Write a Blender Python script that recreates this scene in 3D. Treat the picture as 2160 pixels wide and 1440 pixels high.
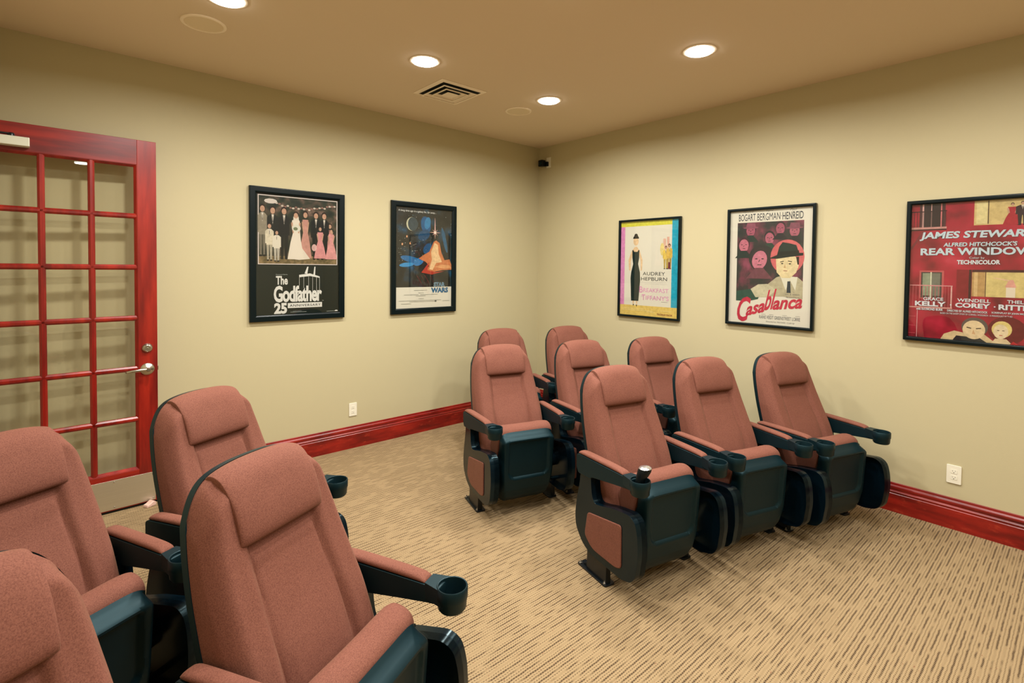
import bpy, bmesh, math, random
from mathutils import Vector, Matrix

random.seed(7)
PI = math.pi
for _o in list(bpy.data.objects):
    bpy.data.objects.remove(_o, do_unlink=True)
SC = bpy.context.scene
COL = SC.collection

# ------------------------------------------------------------------ camera
CAM_POS = Vector((-4.2647, -4.3755, 1.6305))
YAW, PITCH, ROLL, FPX = 0.8485, -0.0280, 0.0112, 1087.43
fwd = Vector((math.cos(YAW) * math.cos(PITCH), math.sin(YAW) * math.cos(PITCH), math.sin(PITCH)))
rgt = fwd.cross(Vector((0, 0, 1))).normalized()
upv = rgt.cross(fwd)
r2 = math.cos(ROLL) * rgt + math.sin(ROLL) * upv
u2 = -math.sin(ROLL) * rgt + math.cos(ROLL) * upv
cam_data = bpy.data.cameras.new('camera')
cam = bpy.data.objects.new('camera', cam_data)
COL.objects.link(cam)
cam.matrix_world = Matrix(((r2.x, u2.x, -fwd.x, CAM_POS.x), (r2.y, u2.y, -fwd.y, CAM_POS.y),
                           (r2.z, u2.z, -fwd.z, CAM_POS.z), (0, 0, 0, 1)))
cam_data.sensor_width = 36.0
cam_data.lens = FPX / 2160 * 36
cam_data.shift_y = -(720 - 594.15) / 2160
cam_data.clip_start = 0.02
SC.camera = cam

# ------------------------------------------------------------------ world, exposure, lamp settings
w = bpy.data.worlds.new('world'); SC.world = w; w.use_nodes = True
w.node_tree.nodes['Background'].inputs[0].default_value = (0.9, 0.75, 0.6, 1)
w.node_tree.nodes['Background'].inputs[1].default_value = 0.0
SC.view_settings.view_transform = 'Standard'
SC.view_settings.look = 'None'
SC.view_settings.gamma = 1.0
SC.view_settings.use_curve_mapping = False
SC.view_settings.exposure = 0.0
LAMP_WATTS = 28.0      # per recessed lamp
LAMP_SPREAD = 166.0    # degrees, flush lenses spread light almost flat
LAMP_COLOR = (1.0, 0.98, 0.93)
LAMP_XY = [(x, y) for y in (-1.30, -2.65, -4.00, -5.35) for x in (-3.585, -2.37, -1.165)]

ROOM_H = 3.031
ROOM_W = 4.75      # west wall at x = -ROOM_W, right wall at x = 0
ROOM_D = 6.65      # far wall at y = 0, near wall at y = -ROOM_D

# ------------------------------------------------------------------ materials
def lin(c):
    c = c / 255.0
    return c / 12.92 if c <= 0.04045 else ((c + 0.055) / 1.055) ** 2.4

def rgb(r, g, b):
    return (lin(r), lin(g), lin(b), 1.0)

def mat(name, color, rough=0.5, metal=0.0, spec=0.5, coat=0.0):
    m = bpy.data.materials.new(name); m.use_nodes = True
    b = m.node_tree.nodes['Principled BSDF']
    b.inputs['Base Color'].default_value = color
    b.inputs['Roughness'].default_value = rough
    b.inputs['Metallic'].default_value = metal
    b.inputs['Specular IOR Level'].default_value = spec
    b.inputs['Coat Weight'].default_value = coat
    return m

class NT:
    def __init__(s, m):
        s.m = m; s.t = m.node_tree; s.b = s.t.nodes['Principled BSDF']
    def n(s, typ, **kw):
        nd = s.t.nodes.new(typ)
        for k, v in kw.items(): setattr(nd, k, v)
        return nd
    def l(s, a, b): s.t.links.new(a, b)
    def math(s, op, a, b=None, c=None):
        nd = s.n('ShaderNodeMath', operation=op)
        for i, v in enumerate((a, b, c)):
            if v is None: continue
            if isinstance(v, (int, float)): nd.inputs[i].default_value = v
            else: s.l(v, nd.inputs[i])
        return nd.outputs[0]
    def mix(s, fac, a, b, blend='MIX'):
        nd = s.n('ShaderNodeMix', data_type='RGBA', blend_type=blend)
        for k, v in ((0, fac), (6, a), (7, b)):
            if isinstance(v, (int, float, tuple)): nd.inputs[k].default_value = v
            else: s.l(v, nd.inputs[k])
        return nd.outputs[2]
    def coord(s): return s.n('ShaderNodeTexCoord').outputs['Object']
    def noise(s, vec, scale, detail=2, rough=0.5):
        nd = s.n('ShaderNodeTexNoise'); nd.inputs['Scale'].default_value = scale
        nd.inputs['Detail'].default_value = detail; nd.inputs['Roughness'].default_value = rough
        if vec is not None: s.l(vec, nd.inputs['Vector'])
        return nd.outputs['Fac']
    def mapping(s, vec, scale):
        nd = s.n('ShaderNodeMapping'); nd.inputs['Scale'].default_value = scale
        s.l(vec, nd.inputs['Vector']); return nd.outputs[0]
    def ramp(s, fac, stops):
        nd = s.n('ShaderNodeValToRGB'); e = nd.color_ramp.elements
        e[0].position, e[0].color = stops[0]; e[1].position, e[1].color = stops[-1]
        for p, c in stops[1:-1]:
            x = e.new(p); x.color = c
        s.l(fac, nd.inputs[0]); return nd.outputs[0]
    def bump(s, h, strength, dist):
        nd = s.n('ShaderNodeBump'); nd.inputs['Strength'].default_value = strength
        nd.inputs['Distance'].default_value = dist; s.l(h, nd.inputs['Height'])
        s.l(nd.outputs[0], s.b.inputs['Normal'])

def wall_mat(name, c, spec=0.25, rough=0.6):
    m = mat(name, c, rough, spec=spec); t = NT(m)
    v = t.coord()
    t.bump(t.noise(v, 160, 3), 0.12, 0.002)
    return m

M = {}
M['wall'] = wall_mat('painted_wall', rgb(186, 175, 139))
M['ceiling'] = wall_mat('painted_ceiling', rgb(222, 203, 176), 0.15, 0.75)

def fabric():
    m = mat('brick_fabric', rgb(170, 100, 80), 0.85, spec=0.25); t = NT(m)
    v = t.coord()
    a = t.noise(v, 16, 3); b = t.noise(v, 300, 3, 0.75)
    c1 = t.mix(a, rgb(106, 61, 48), rgb(123, 74, 60))
    c2 = t.mix(t.ramp(b, [(0.35, (0, 0, 0, 1)), (0.65, (1, 1, 1, 1))]), rgb(86, 47, 36), rgb(142, 92, 75))
    t.l(t.mix(0.5, c1, c2), t.b.inputs['Base Color'])
    t.bump(b, 0.35, 0.0012)
    t.b.inputs['Sheen Weight'].default_value = 0.18
    t.b.inputs['Sheen Roughness'].default_value = 0.35
    t.b.inputs['Sheen Tint'].default_value = rgb(228, 192, 146)
    return m
M['fabric'] = fabric()
def plastic(name, c, rough):
    m = mat(name, c, rough, spec=0.32); t = NT(m); v = t.coord()
    t.b.inputs['Specular Tint'].default_value = (0.50, 0.85, 0.95, 1)
    t.bump(t.noise(v, 900, 2), 0.08, 0.0005)
    return m
M['plastic'] = plastic('dark_plastic', rgb(6, 25, 30), 0.42)
M['plastic_arm'] = plastic('arm_plastic', rgb(11, 29, 34), 0.42)
M['gloss'] = plastic('gloss_dark_plastic', rgb(5, 18, 26), 0.2)
M['steel_black'] = mat('black_steel', rgb(12, 20, 26), 0.3, 0.2)
M['chrome'] = mat('bright_bolt_metal', rgb(200, 200, 200), 0.25, 1.0)
M['nickel'] = mat('satin_nickel', rgb(190, 185, 172), 0.28, 1.0)
def brushed():
    m = mat('brushed_steel', rgb(196, 192, 178), 0.42, 1.0); t = NT(m); v = t.coord()
    n = t.noise(t.mapping(v, (1, 60, 400)), 3, 3)
    t.l(t.mix(n, rgb(205, 202, 188), rgb(236, 233, 220)), t.b.inputs['Base Color'])
    t.bump(n, 0.08, 0.0005)
    return m
M['brushed'] = brushed()

def wood(name, mscale, knots=False, a=(126, 18, 9), b=(158, 33, 17), c=(94, 8, 5)):
    m = mat(name, rgb(*b), 0.33, spec=0.5); t = NT(m); v = t.coord()
    v2 = t.mapping(v, mscale)
    n1 = t.noise(v2, 1.0, 4, 0.6)
    col = t.ramp(n1, [(0.30, rgb(*c)), (0.47, rgb(*a)), (0.68, rgb(*b))])
    if knots:
        n2 = t.noise(t.mapping(v, (9, 9, 22)), 1.6, 4, 0.7)
        col = t.mix(t.ramp(n2, [(0.58, (0, 0, 0, 1)), (0.72, (0.6, 0.6, 0.6, 1))]), col, rgb(176, 62, 40))
        col = t.mix(t.ramp(n2, [(0.24, (0.7, 0.7, 0.7, 1)), (0.34, (0, 0, 0, 1))]), col, rgb(72, 6, 8))
    t.l(col, t.b.inputs['Base Color'])
    t.bump(n1, 0.05, 0.001)
    t.b.inputs['Coat Weight'].default_value = 0.12
    t.b.inputs['Coat Roughness'].default_value = 0.2
    return m
M['door_wood'] = wood('red_door_wood', (14, 14, 1.6))
M['rail_wood'] = wood('red_rail_wood', (1.6, 14, 14))
M['base_wood'] = wood('red_baseboard_wood', (3, 3, 16), True, (122, 14, 10), (152, 28, 18), (88, 5, 5))

def carpet():
    m = mat('ribbed_carpet', rgb(149, 128, 96), 0.95, spec=0.1); t = NT(m)
    v = t.coord(); sp = t.n('ShaderNodeSeparateXYZ'); t.l(v, sp.inputs[0])
    wob = t.math('MULTIPLY', t.math('SUBTRACT', t.noise(v, 30, 2), 0.5), 0.006)
    X = sp.outputs[0]; Y = t.math('ADD', sp.outputs[1], wob)
    r = t.math('DIVIDE', Y, 0.0264)
    row = t.math('FLOOR', r); f = t.math('FRACT', r)
    d = t.math('ABSOLUTE', t.math('SUBTRACT', f, 0.5))                       # 0 on the dark line
    line = t.math('SUBTRACT', 1.0, t.math('SMOOTH_MIN', t.math('DIVIDE', d, 0.17), 1.0, 0.15))
    line = t.math('MINIMUM', t.math('MULTIPLY', t.math('MAXIMUM', line, 0.0), 1.8), 1.0)
    rib = t.math('ABSOLUTE', t.math('SUBTRACT', t.math('FRACT', t.math('MULTIPLY', r, 3.0)), 0.5))
    bx = t.math('ADD', t.math('DIVIDE', X, 0.0125), t.math('MULTIPLY', row, 0.37))
    bd = t.math('ABSOLUTE', t.math('SUBTRACT', t.math('FRACT', bx), 0.5))
    bead = t.math('SUBTRACT', 1.0, t.math('GREATER_THAN', bd, 0.36))
    cmb = t.n('ShaderNodeCombineXYZ'); t.l(t.math('MULTIPLY', X, 9.0), cmb.inputs[0]); t.l(t.math('MULTIPLY', row, 5.37), cmb.inputs[1])
    pres = t.ramp(t.noise(cmb.outputs[0], 1.0, 1), [(0.40, (0.22, 0.22, 0.22, 1)), (0.52, (1, 1, 1, 1))])
    bd2 = t.math('ABSOLUTE', t.math('SUBTRACT', t.math('FRACT', t.math('ADD', t.math('DIVIDE', X, 0.0125), 0.31)), 0.5))
    line2 = t.math('MAXIMUM', t.math('SUBTRACT', 1.0, t.math('DIVIDE', t.math('SUBTRACT', 0.5, d), 0.14)), 0.0)
    dots = t.math('MULTIPLY', t.math('MULTIPLY', line2, t.math('LESS_THAN', bd2, 0.30)), 0.75)
    dash = t.math('MULTIPLY', t.math('MULTIPLY', line, t.math('ADD', t.math('MULTIPLY', bead, 0.65), 0.35)), pres)
    dark = t.math('MAXIMUM', dash, dots)
    fine = t.noise(v, 260, 2, 0.7); big = t.noise(v, 1.3, 2)
    base = t.mix(fine, rgb(138, 115, 82), rgb(172, 151, 116))
    base = t.mix(t.math('MULTIPLY', rib, 0.55), base, rgb(128, 103, 75))
    base = t.mix(t.math('MULTIPLY', t.math('GREATER_THAN', bd, 0.40), 0.28), base, rgb(109, 85, 61))
    base = t.mix(t.math('MULTIPLY', big, 0.35), base, rgb(154, 128, 94))
    speck = t.ramp(t.noise(t.mapping(v, (60, 120, 1)), 1.0, 1), [(0.70, (0, 0, 0, 1)), (0.74, (0.5, 0.5, 0.5, 1))])
    base = t.mix(speck, base, rgb(117, 55, 45))
    t.l(t.mix(t.math('MULTIPLY', dark, 0.88), base, rgb(52, 36, 27)), t.b.inputs['Base Color'])
    h = t.math('SUBTRACT', t.math('ADD', t.math('MULTIPLY', fine, 0.6), t.math('MULTIPLY', rib, -0.8)), dark)
    t.bump(h, 0.5, 0.003)
    return m
M['carpet'] = carpet()
M['outlet'] = mat('white_outlet_plastic', rgb(228, 222, 202), 0.35)
M['slot'] = mat('outlet_slot', rgb(60, 55, 48), 0.6)
M['fixture'] = mat('ceiling_fixture_paint', rgb(244, 228, 204), 0.5)
M['grille'] = mat('speaker_grille', rgb(226, 208, 176), 0.7)
M['duct_shade'] = mat('painted_duct_shade', rgb(14, 22, 18), 0.8)  # near-black colour stands in for the shade behind the louvers
M['black'] = mat('black_plastic', rgb(5, 12, 15), 0.35, spec=.25)
M['frame'] = mat('black_frame', rgb(4, 17, 19), 0.3, spec=.22)
M['closer'] = mat('closer_cover', rgb(214, 214, 196), 0.35, 0.2)
M['rubber'] = mat('pinkish_clear_rubber', rgb(214, 178, 164), 0.3)
M['silver'] = mat('silver_cap', rgb(225, 225, 225), 0.2, 0.9)

def glass(name, tint=(0.97, 0.97, 0.95, 1), boost=1.0):
    m = bpy.data.materials.new(name); m.use_nodes = True; nt = m.node_tree; nt.nodes.clear()
    o = nt.nodes.new('ShaderNodeOutputMaterial'); mx = nt.nodes.new('ShaderNodeMixShader')
    tr = nt.nodes.new('ShaderNodeBsdfTransparent'); tr.inputs[0].default_value = tint
    gl = nt.nodes.new('ShaderNodeBsdfGlossy'); gl.inputs['Roughness'].default_value = 0.01
    fr = nt.nodes.new('ShaderNodeFresnel'); fr.inputs[0].default_value = 1.45
    ml = nt.nodes.new('ShaderNodeMath'); ml.operation = 'MULTIPLY'; ml.inputs[1].default_value = boost
    ge = nt.nodes.new('ShaderNodeNewGeometry'); mr = nt.nodes.new('ShaderNodeMapRange')
    mr.inputs['To Min'].default_value = 1.45; mr.inputs['To Max'].default_value = 1 / 1.45
    nt.links.new(ge.outputs['Backfacing'], mr.inputs['Value']); nt.links.new(mr.outputs[0], fr.inputs[0])
    nt.links.new(fr.outputs[0], ml.inputs[0]); nt.links.new(ml.outputs[0], mx.inputs[0])
    nt.links.new(tr.outputs[0], mx.inputs[1]); nt.links.new(gl.outputs[0], mx.inputs[2])
    nt.links.new(mx.outputs[0], o.inputs[0])
    return m
M['glass'] = glass('door_glass', (0.97, 0.97, 0.95, 1), 1.0)
M['picture_glass'] = glass('picture_glass', (0.97, 0.97, 0.97, 1), 1.0)

def emis(name, c, s):
    m = bpy.data.materials.new(name); m.use_nodes = True; nt = m.node_tree; nt.nodes.clear()
    o = nt.nodes.new('ShaderNodeOutputMaterial'); e = nt.nodes.new('ShaderNodeEmission')
    e.inputs[0].default_value = (*c, 1); e.inputs[1].default_value = s
    nt.links.new(e.outputs[0], o.inputs[0]); return m
M['lamp'] = emis('lamp_lens', LAMP_COLOR, 22.0)

# ------------------------------------------------------------------ mesh helpers
def finish(name, bm, mats, parent=None, smooth=35, bevel=0.0, seg=3, subsurf=0, weld=False):
    if weld: bmesh.ops.remove_doubles(bm, verts=bm.verts, dist=1e-5)
    bmesh.ops.recalc_face_normals(bm, faces=bm.faces)
    me = bpy.data.meshes.new(name); bm.to_mesh(me); bm.free()
    if not isinstance(mats, (list, tuple)): mats = [mats]
    for m in mats: me.materials.append(m)
    o = bpy.data.objects.new(name, me); COL.objects.link(o)
    if smooth:
        for p in me.polygons: p.use_smooth = True
        me.set_sharp_from_angle(angle=math.radians(smooth))
    if bevel:
        b = o.modifiers.new('bevel', 'BEVEL'); b.width = bevel; b.segments = seg
        b.limit_method = 'ANGLE'; b.angle_limit = math.radians(30)
    if subsurf:
        s = o.modifiers.new('subsurf', 'SUBSURF'); s.levels = subsurf; s.render_levels = subsurf
    if parent: o.parent = parent
    return o

def flat_obj(name, bm, mats, parent=None):
    me = bpy.data.meshes.new(name); bm.to_mesh(me); bm.free()
    for m in mats: me.materials.append(m)
    o = bpy.data.objects.new(name, me); COL.objects.link(o)
    if parent: o.parent = parent
    return o

def box(bm, x0, x1, y0, y1, z0, z1, mi=0):
    vs = [bm.verts.new((x, y, z)) for x in (x0, x1) for y in (y0, y1) for z in (z0, z1)]
    for f in ((0, 1, 3, 2), (4, 6, 7, 5), (0, 4, 5, 1), (2, 3, 7, 6), (0, 2, 6, 4), (1, 5, 7, 3)):
        fc = bm.faces.new([vs[i] for i in f]); fc.material_index = mi
    return vs

def prism(bm, poly, a0, a1, axis='x', shear=None):
    """poly in the two other axes, extruded along axis from a0 to a1; returns the two caps."""
    def P(p, a):
        if axis == 'x': return Vector((a, p[0], p[1]))
        if axis == 'y': return Vector((p[0], a, p[1]))
        return Vector((p[0], p[1], a))
    lo = [bm.verts.new(P(p, a0)) for p in poly]; hi = [bm.verts.new(P(p, a1)) for p in poly]
    n = len(poly)
    for i in range(n):
        bm.faces.new((lo[i], lo[(i + 1) % n], hi[(i + 1) % n], hi[i]))
    f0 = bm.faces.new(lo); f1 = bm.faces.new(hi[::-1])
    return f0, f1

def rounded(poly, r, n=4):
    """round the corners of a 2D polygon; r number or list"""
    out = []; N = len(poly)
    for i in range(N):
        p0, p, p1 = Vector(poly[i - 1]), Vector(poly[i]), Vector(poly[(i + 1) % N])
        a, b = (p0 - p), (p1 - p); rr = r[i] if isinstance(r, (list, tuple)) else r
        rr = min(rr, a.length * 0.49, b.length * 0.49)
        A = p + a.normalized() * rr; B = p + b.normalized() * rr
        for k in range(n + 1):
            t = k / n
            q = A * (1 - t) ** 2 + p * 2 * t * (1 - t) + B * t * t
            out.append((q.x, q.y))
    return out

def lathe(bm, prof, cx, cy, seg=32, closed=True):
    rings = []
    for (r, z) in prof:
        rings.append([bm.verts.new((cx + r * math.cos(2 * PI * k / seg), cy + r * math.sin(2 * PI * k / seg), z)) for k in range(seg)])
    for a, b in zip(rings[:-1], rings[1:]):
        for k in range(seg):
            bm.faces.new((a[k], a[(k + 1) % seg], b[(k + 1) % seg], b[k]))
    if closed:
        bm.faces.new(rings[0]); bm.faces.new(rings[-1][::-1])
    return rings

def lathe_dir(bm, prof, origin, direction, seg=24):
    d = Vector(direction).normalized(); q = d.to_track_quat('Z', 'Y'); rings = []
    for (r, z) in prof:
        rings.append([bm.verts.new(Vector(origin) + q @ Vector((r * math.cos(2 * PI * k / seg), r * math.sin(2 * PI * k / seg), z))) for k in range(seg)])
    for a, b in zip(rings[:-1], rings[1:]):
        for k in range(seg):
            bm.faces.new((a[k], a[(k + 1) % seg], b[(k + 1) % seg], b[k]))
    bm.faces.new(rings[0]); bm.faces.new(rings[-1][::-1])

def cyl_between(bm, p, q, r, seg=16):
    p, q = Vector(p), Vector(q); lathe_dir(bm, [(r, 0), (r, (q - p).length)], p, q - p, seg)

def interp(tab, x):
    if x <= tab[0][0]: return tab[0][1]
    for (x0, y0), (x1, y1) in zip(tab[:-1], tab[1:]):
        if x <= x1:
            t = (x - x0) / (x1 - x0); t2 = t
            return y0 + (y1 - y0) * t2
    return tab[-1][1]

def smoothtab(tab, x, h=0.03):
    return sum(interp(tab, x + d * h) for d in (-1, -0.5, 0, 0.5, 1)) / 5

def sstep(a, b, x):
    t = max(0.0, min(1.0, (x - a) / (b - a))); return t * t * (3 - 2 * t)

def grid_solid(bm, F, B, nu, nv):
    """F, B: functions (i, j) -> point of the front and back sheets; closes the rim."""
    f = [[bm.verts.new(F(i, j)) for j in range(nv)] for i in range(nu)]
    b = [[bm.verts.new(B(i, j)) for j in range(nv)] for i in range(nu)]
    for i in range(nu - 1):
        for j in range(nv - 1):
            bm.faces.new((f[i][j], f[i + 1][j], f[i + 1][j + 1], f[i][j + 1]))
            bm.faces.new((b[i][j], b[i][j + 1], b[i + 1][j + 1], b[i + 1][j]))
    for j in range(nv - 1):
        bm.faces.new((f[0][j], f[0][j + 1], b[0][j + 1], b[0][j]))
        bm.faces.new((f[-1][j], b[-1][j], b[-1][j + 1], f[-1][j + 1]))
    for i in range(nu - 1):
        bm.faces.new((f[i][0], b[i][0], b[i + 1][0], f[i + 1][0]))
        bm.faces.new((f[i][-1], f[i + 1][-1], b[i + 1][-1], b[i][-1]))

def empty(name, loc=(0, 0, 0), rz=0.0, rx=0.0):
    o = bpy.data.objects.new(name, None); COL.objects.link(o)
    o.location = loc; o.rotation_euler = (rx, 0, rz); o.empty_display_size = 0.1
    return o

def tag(o, label=None, cat=None, group=None, kind=None):
    if label: o['label'] = label
    if cat: o['category'] = cat
    if group: o['group'] = group
    if kind: o['kind'] = kind
    return o

CHILD = {}
def kids(o): return [c for c in bpy.data.objects if c.parent == o]
def copy_tree(o, parent=None):
    c = o.copy(); COL.objects.link(c)
    if parent: c.parent = parent
    for ch in kids(o): copy_tree(ch, c)
    return c

# ------------------------------------------------------------------ room shell
def struct(name, bm, m, label, **kw):
    o = finish(name, bm, m, smooth=kw.pop('smooth', 0), **kw)
    tag(o, label, name.split('_')[0], kind='structure'); return o

W, D, H = ROOM_W, ROOM_D, ROOM_H
bm = bmesh.new(); box(bm, -W - 0.1, 0.1, -D - 0.1, 0.1, -0.1, 0); struct('floor', bm, M['carpet'], 'tan ribbed carpet floor with rows of dark dashes')
bm = bmesh.new(); box(bm, -W - 0.1, 0.1, -D - 0.1, 0.1, H, H + 0.1); struct('ceiling', bm, M['ceiling'], 'tan painted flat ceiling with round recessed lights')
bm = bmesh.new(); box(bm, -W, 0, 0, 0.1, 0, H); struct('wall_left', bm, M['wall'], 'cream wall behind the open red glass door, left of the corner')
bm = bmesh.new(); box(bm, 0, 0.1, -D, 0.1, 0, H); struct('wall_right', bm, M['wall'], 'cream wall right of the corner carrying three posters')
bm = bmesh.new(); box(bm, -W - 0.1, -W, -D, 0.1, 0, H); struct('wall_west', bm, M['wall'], 'cream side wall the door is hinged on, beyond the left edge')
bm = bmesh.new(); box(bm, -W, 0, -D - 0.1, -D, 0, H); struct('wall_back', bm, M['wall'], 'cream wall behind the camera')

BASE = [(0, 0), (.020, 0), (.020, .122), (.0165, .126), (.0165, .130), (.0195, .134), (.0195, .139), (.015, .144), (.013, .150),
        (.0155, .154), (.0175, .160), (.0175, .168), (.0155, .175), (.009, .180), (.0075, .184), (.0085, .190), (.005, .196), (0, .196)]
def baseboard(name, axis, a0, a1, pos, sgn, label):
    bm = bmesh.new()
    if axis == 'x': prism(bm, [(pos + sgn * d, z) for d, z in BASE], a0, a1, 'x')
    else: prism(bm, [(pos + sgn * d, z) for d, z in BASE], a0, a1, 'y')
    return struct(name, bm, M['base_wood'], label, smooth=40)
baseboard('baseboard_left', 'x', -W, -0.001, 0, -1, 'red stained wood baseboard along the wall left of the corner')
baseboard('baseboard_right', 'y', -D, -0.021, 0, -1, 'red stained wood baseboard along the wall right of the corner')
baseboard('baseboard_west', 'y', -D, -1.2, -W, 1, 'red stained wood baseboard along the hinge wall')

# ------------------------------------------------------------------ ceiling fixtures
def ceiling_light(x, y, label, group):
    t = empty('ceiling_light', (x, y, H)); tag(t, label, 'ceiling light', group)
    bm = bmesh.new(); lathe(bm, [(.088, -.0005), (.104, -.0005), (.103, -.004), (.092, -.006), (.088, -.005)], 0, 0, 40, closed=False)
    finish('trim_ring', bm, M['fixture'], t)
    bm = bmesh.new()
    lathe(bm, [(.084, -.0025), (.084, -.008), (.080, -.012), (.04, -.0145), (.002, -.015)], 0, 0, 40)
    finish('lens', bm, M['lamp'], t)
    ld = bpy.data.lights.new('lamp', 'AREA'); ld.shape = 'DISK'; ld.size = .168; ld.energy = LAMP_WATTS * {-1.30: 1.10, -2.65: 1.0, -4.00: .68, -5.35: .55}[y]; ld.color = LAMP_COLOR
    ld.spread = math.radians(LAMP_SPREAD)
    lo = bpy.data.objects.new('lamp', ld); COL.objects.link(lo); lo.parent = t; lo.location = (0, 0, -.017)
    return t
lamp_labels = {
    (-1.165, -1.30): 'round recessed ceiling light closest to the room corner, beside a speaker',
    (-2.37, -1.30): 'round recessed ceiling light just in front of the square air vent',
    (-1.165, -2.65): 'round recessed ceiling light on the right, nearest the poster wall and alone',
    (-3.585, -1.30): 'round recessed ceiling light cut by the top edge, beside the left speaker'}
for x, y in LAMP_XY:
    if (x, y) in lamp_labels: ceiling_light(x, y, lamp_labels[(x, y)], 'recessed ceiling lights')
    else:
        yy = {-1.30: 'nearest the door wall', -2.65: 'in the second row from the door wall', -4.00: 'in the row above the camera', -5.35: 'in the row behind the camera'}[y]
        xx = {-3.585: 'on the door side', -2.37: 'in the middle', -1.165: 'on the poster side'}[x]
        ceiling_light(x, y, 'round recessed ceiling light %s, %s' % (yy, xx), 'recessed ceiling lights out of view')

def ceiling_speaker(x, y, label):
    t = empty('ceiling_speaker', (x, y, H)); tag(t, label, 'speaker', 'round ceiling speakers')
    bm = bmesh.new(); lathe(bm, [(.100, -.0005), (.118, -.0005), (.117, -.006), (.108, -.009), (.101, -.008), (.100, -.004)], 0, 0, 48, closed=False)
    finish('rim', bm, M['fixture'], t)
    bm = bmesh.new(); lathe(bm, [(.0005, -.005), (.06, -.005), (.100, -.004), (.100, -.0006)], 0, 0, 48, closed=False)
    finish('grille', bm, M['grille'], t)
ceiling_speaker(-3.612, -.893, 'round tan ceiling speaker next to the light at the top left edge')
ceiling_speaker(-1.154, -.905, 'round tan ceiling speaker near the room corner')

def vent():
    t = empty('air_vent', (-1.888, -.897, H)); tag(t, 'square stepped ceiling air vent with nested louvers', 'vent')
    s = .213
    bm = bmesh.new(); box(bm, -s + .02, s - .02, -s + .02, s - .02, -.002, -.0005); finish('duct_shade_plate', bm, M['duct_shade'], t, smooth=0)  # flat dark plate paints the shade of a duct, ceiling has no hole
    def ring(bm, ro, zo, ri, zi, th=.0025):
        sq = lambda r, z: [bm.verts.new((a * r, b * r, z)) for a, b in ((-1, -1), (1, -1), (1, 1), (-1, 1))]
        A, B, C, Dd = sq(ro, zo), sq(ri, zi), sq(ri, zi + th), sq(ro, zo + th)
        for p, q in ((A, B), (B, C), (C, Dd), (Dd, A)):
            for k in range(4): bm.faces.new((p[k], p[(k + 1) % 4], q[(k + 1) % 4], q[k]))
    bm = bmesh.new(); ring(bm, s, -.004, s - .034, -.010, .003); finish('vent_frame', bm, M['fixture'], t, smooth=0)
    for ro, ri in ((.160, .128), (.104, .078)):
        bm = bmesh.new(); ring(bm, ro, -.026, ri, -.010); finish('louver', bm, M['fixture'], t, smooth=0)
        bm = bmesh.new(); ring(bm, ro + .004, -.028, ro - .008, -.028, .004); finish('louver_lip', bm, M['fixture'], t, smooth=0)
    bm = bmesh.new(); vs = [(-.054, -.054), (.054, -.054), (.054, .054), (-.054, .054)]
    a = [bm.verts.new((x, y, -.026)) for x, y in vs]; b = [bm.verts.new((x * .5, y * .5, -.012)) for x, y in vs]
    bm.faces.new(a); bm.faces.new(b[::-1])
    for k in range(4): bm.faces.new((a[k], a[(k + 1) % 4], b[(k + 1) % 4], b[k]))
    finish('center_plate', bm, M['fixture'], t, smooth=0)
    return t
vent()

# ------------------------------------------------------------------ wall fittings
def outlet(loc, rz, label, w_=.073, h_=.117, dec=True):
    t = empty('power_outlet', loc, rz, PI / 2); tag(t, label, 'outlet', 'wall power outlets')
    bm = bmesh.new(); prism(bm, rounded([(-w_ / 2, -h_ / 2), (w_ / 2, -h_ / 2), (w_ / 2, h_ / 2), (-w_ / 2, h_ / 2)], .006), 0.0005, .007, 'z')
    finish('cover_plate', bm, M['outlet'], t, bevel=.0015)
    for s in (-1, 1):
        bm = bmesh.new()
        prism(bm, rounded([(-.017, s * .0195 - .014), (.017, s * .0195 - .014), (.017, s * .0195 + .014), (-.017, s * .0195 + .014)], .008), .007, .0085, 'z')
        r = finish('receptacle', bm, M['outlet'], t, bevel=.0006)
        bm = bmesh.new()
        for (x, y, ww, hh) in ((-.0065, .003, .0016, .0075), (.0065, .003, .0016, .006)):
            box(bm, x - ww / 2, x + ww / 2, s * .0195 + y - hh / 2, s * .0195 + y + hh / 2, .0084, .0088)
        lathe(bm, [(.0026, .0084), (.0026, .0088)], 0, s * .0195 - .0075, 12)
        finish('slots', bm, M['slot'], r, smooth=0)
outlet((-2.2945, 0, .344), 0, 'white power outlet on the wall between the door and the corner')
outlet((0, -3.809, .347), -PI / 2, 'white power outlet on the right wall under the large red poster')

t = empty('wall_sensor', (0, -.157, 2.842), -PI / 2, PI / 2); tag(t, 'small black sensor on a white plate high in the room corner', 'sensor')
bm = bmesh.new(); prism(bm, rounded([(-.034, -.058), (.034, -.058), (.034, .058), (-.034, .058)], .004), .0005, .007, 'z'); finish('mount_plate', bm, M['outlet'], t, bevel=.0012)
bm = bmesh.new(); box(bm, -.055, .004, -.042, .008, .007, .035); finish('bracket', bm, M['black'], t, bevel=.004)
bm = bmesh.new(); prism(bm, rounded([(-.092, -.045), (-.022, -.045), (-.022, .028), (-.092, .028)], .01), .030, .085, 'z'); finish('sensor_housing', bm, M['black'], t, bevel=.006)
bm = bmesh.new(); lathe(bm, [(.0005, .094), (.014, .092), (.022, .085)], -.057, -.008, 24, closed=False); finish('sensor_lens', bm, M['gloss'], t)

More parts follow.
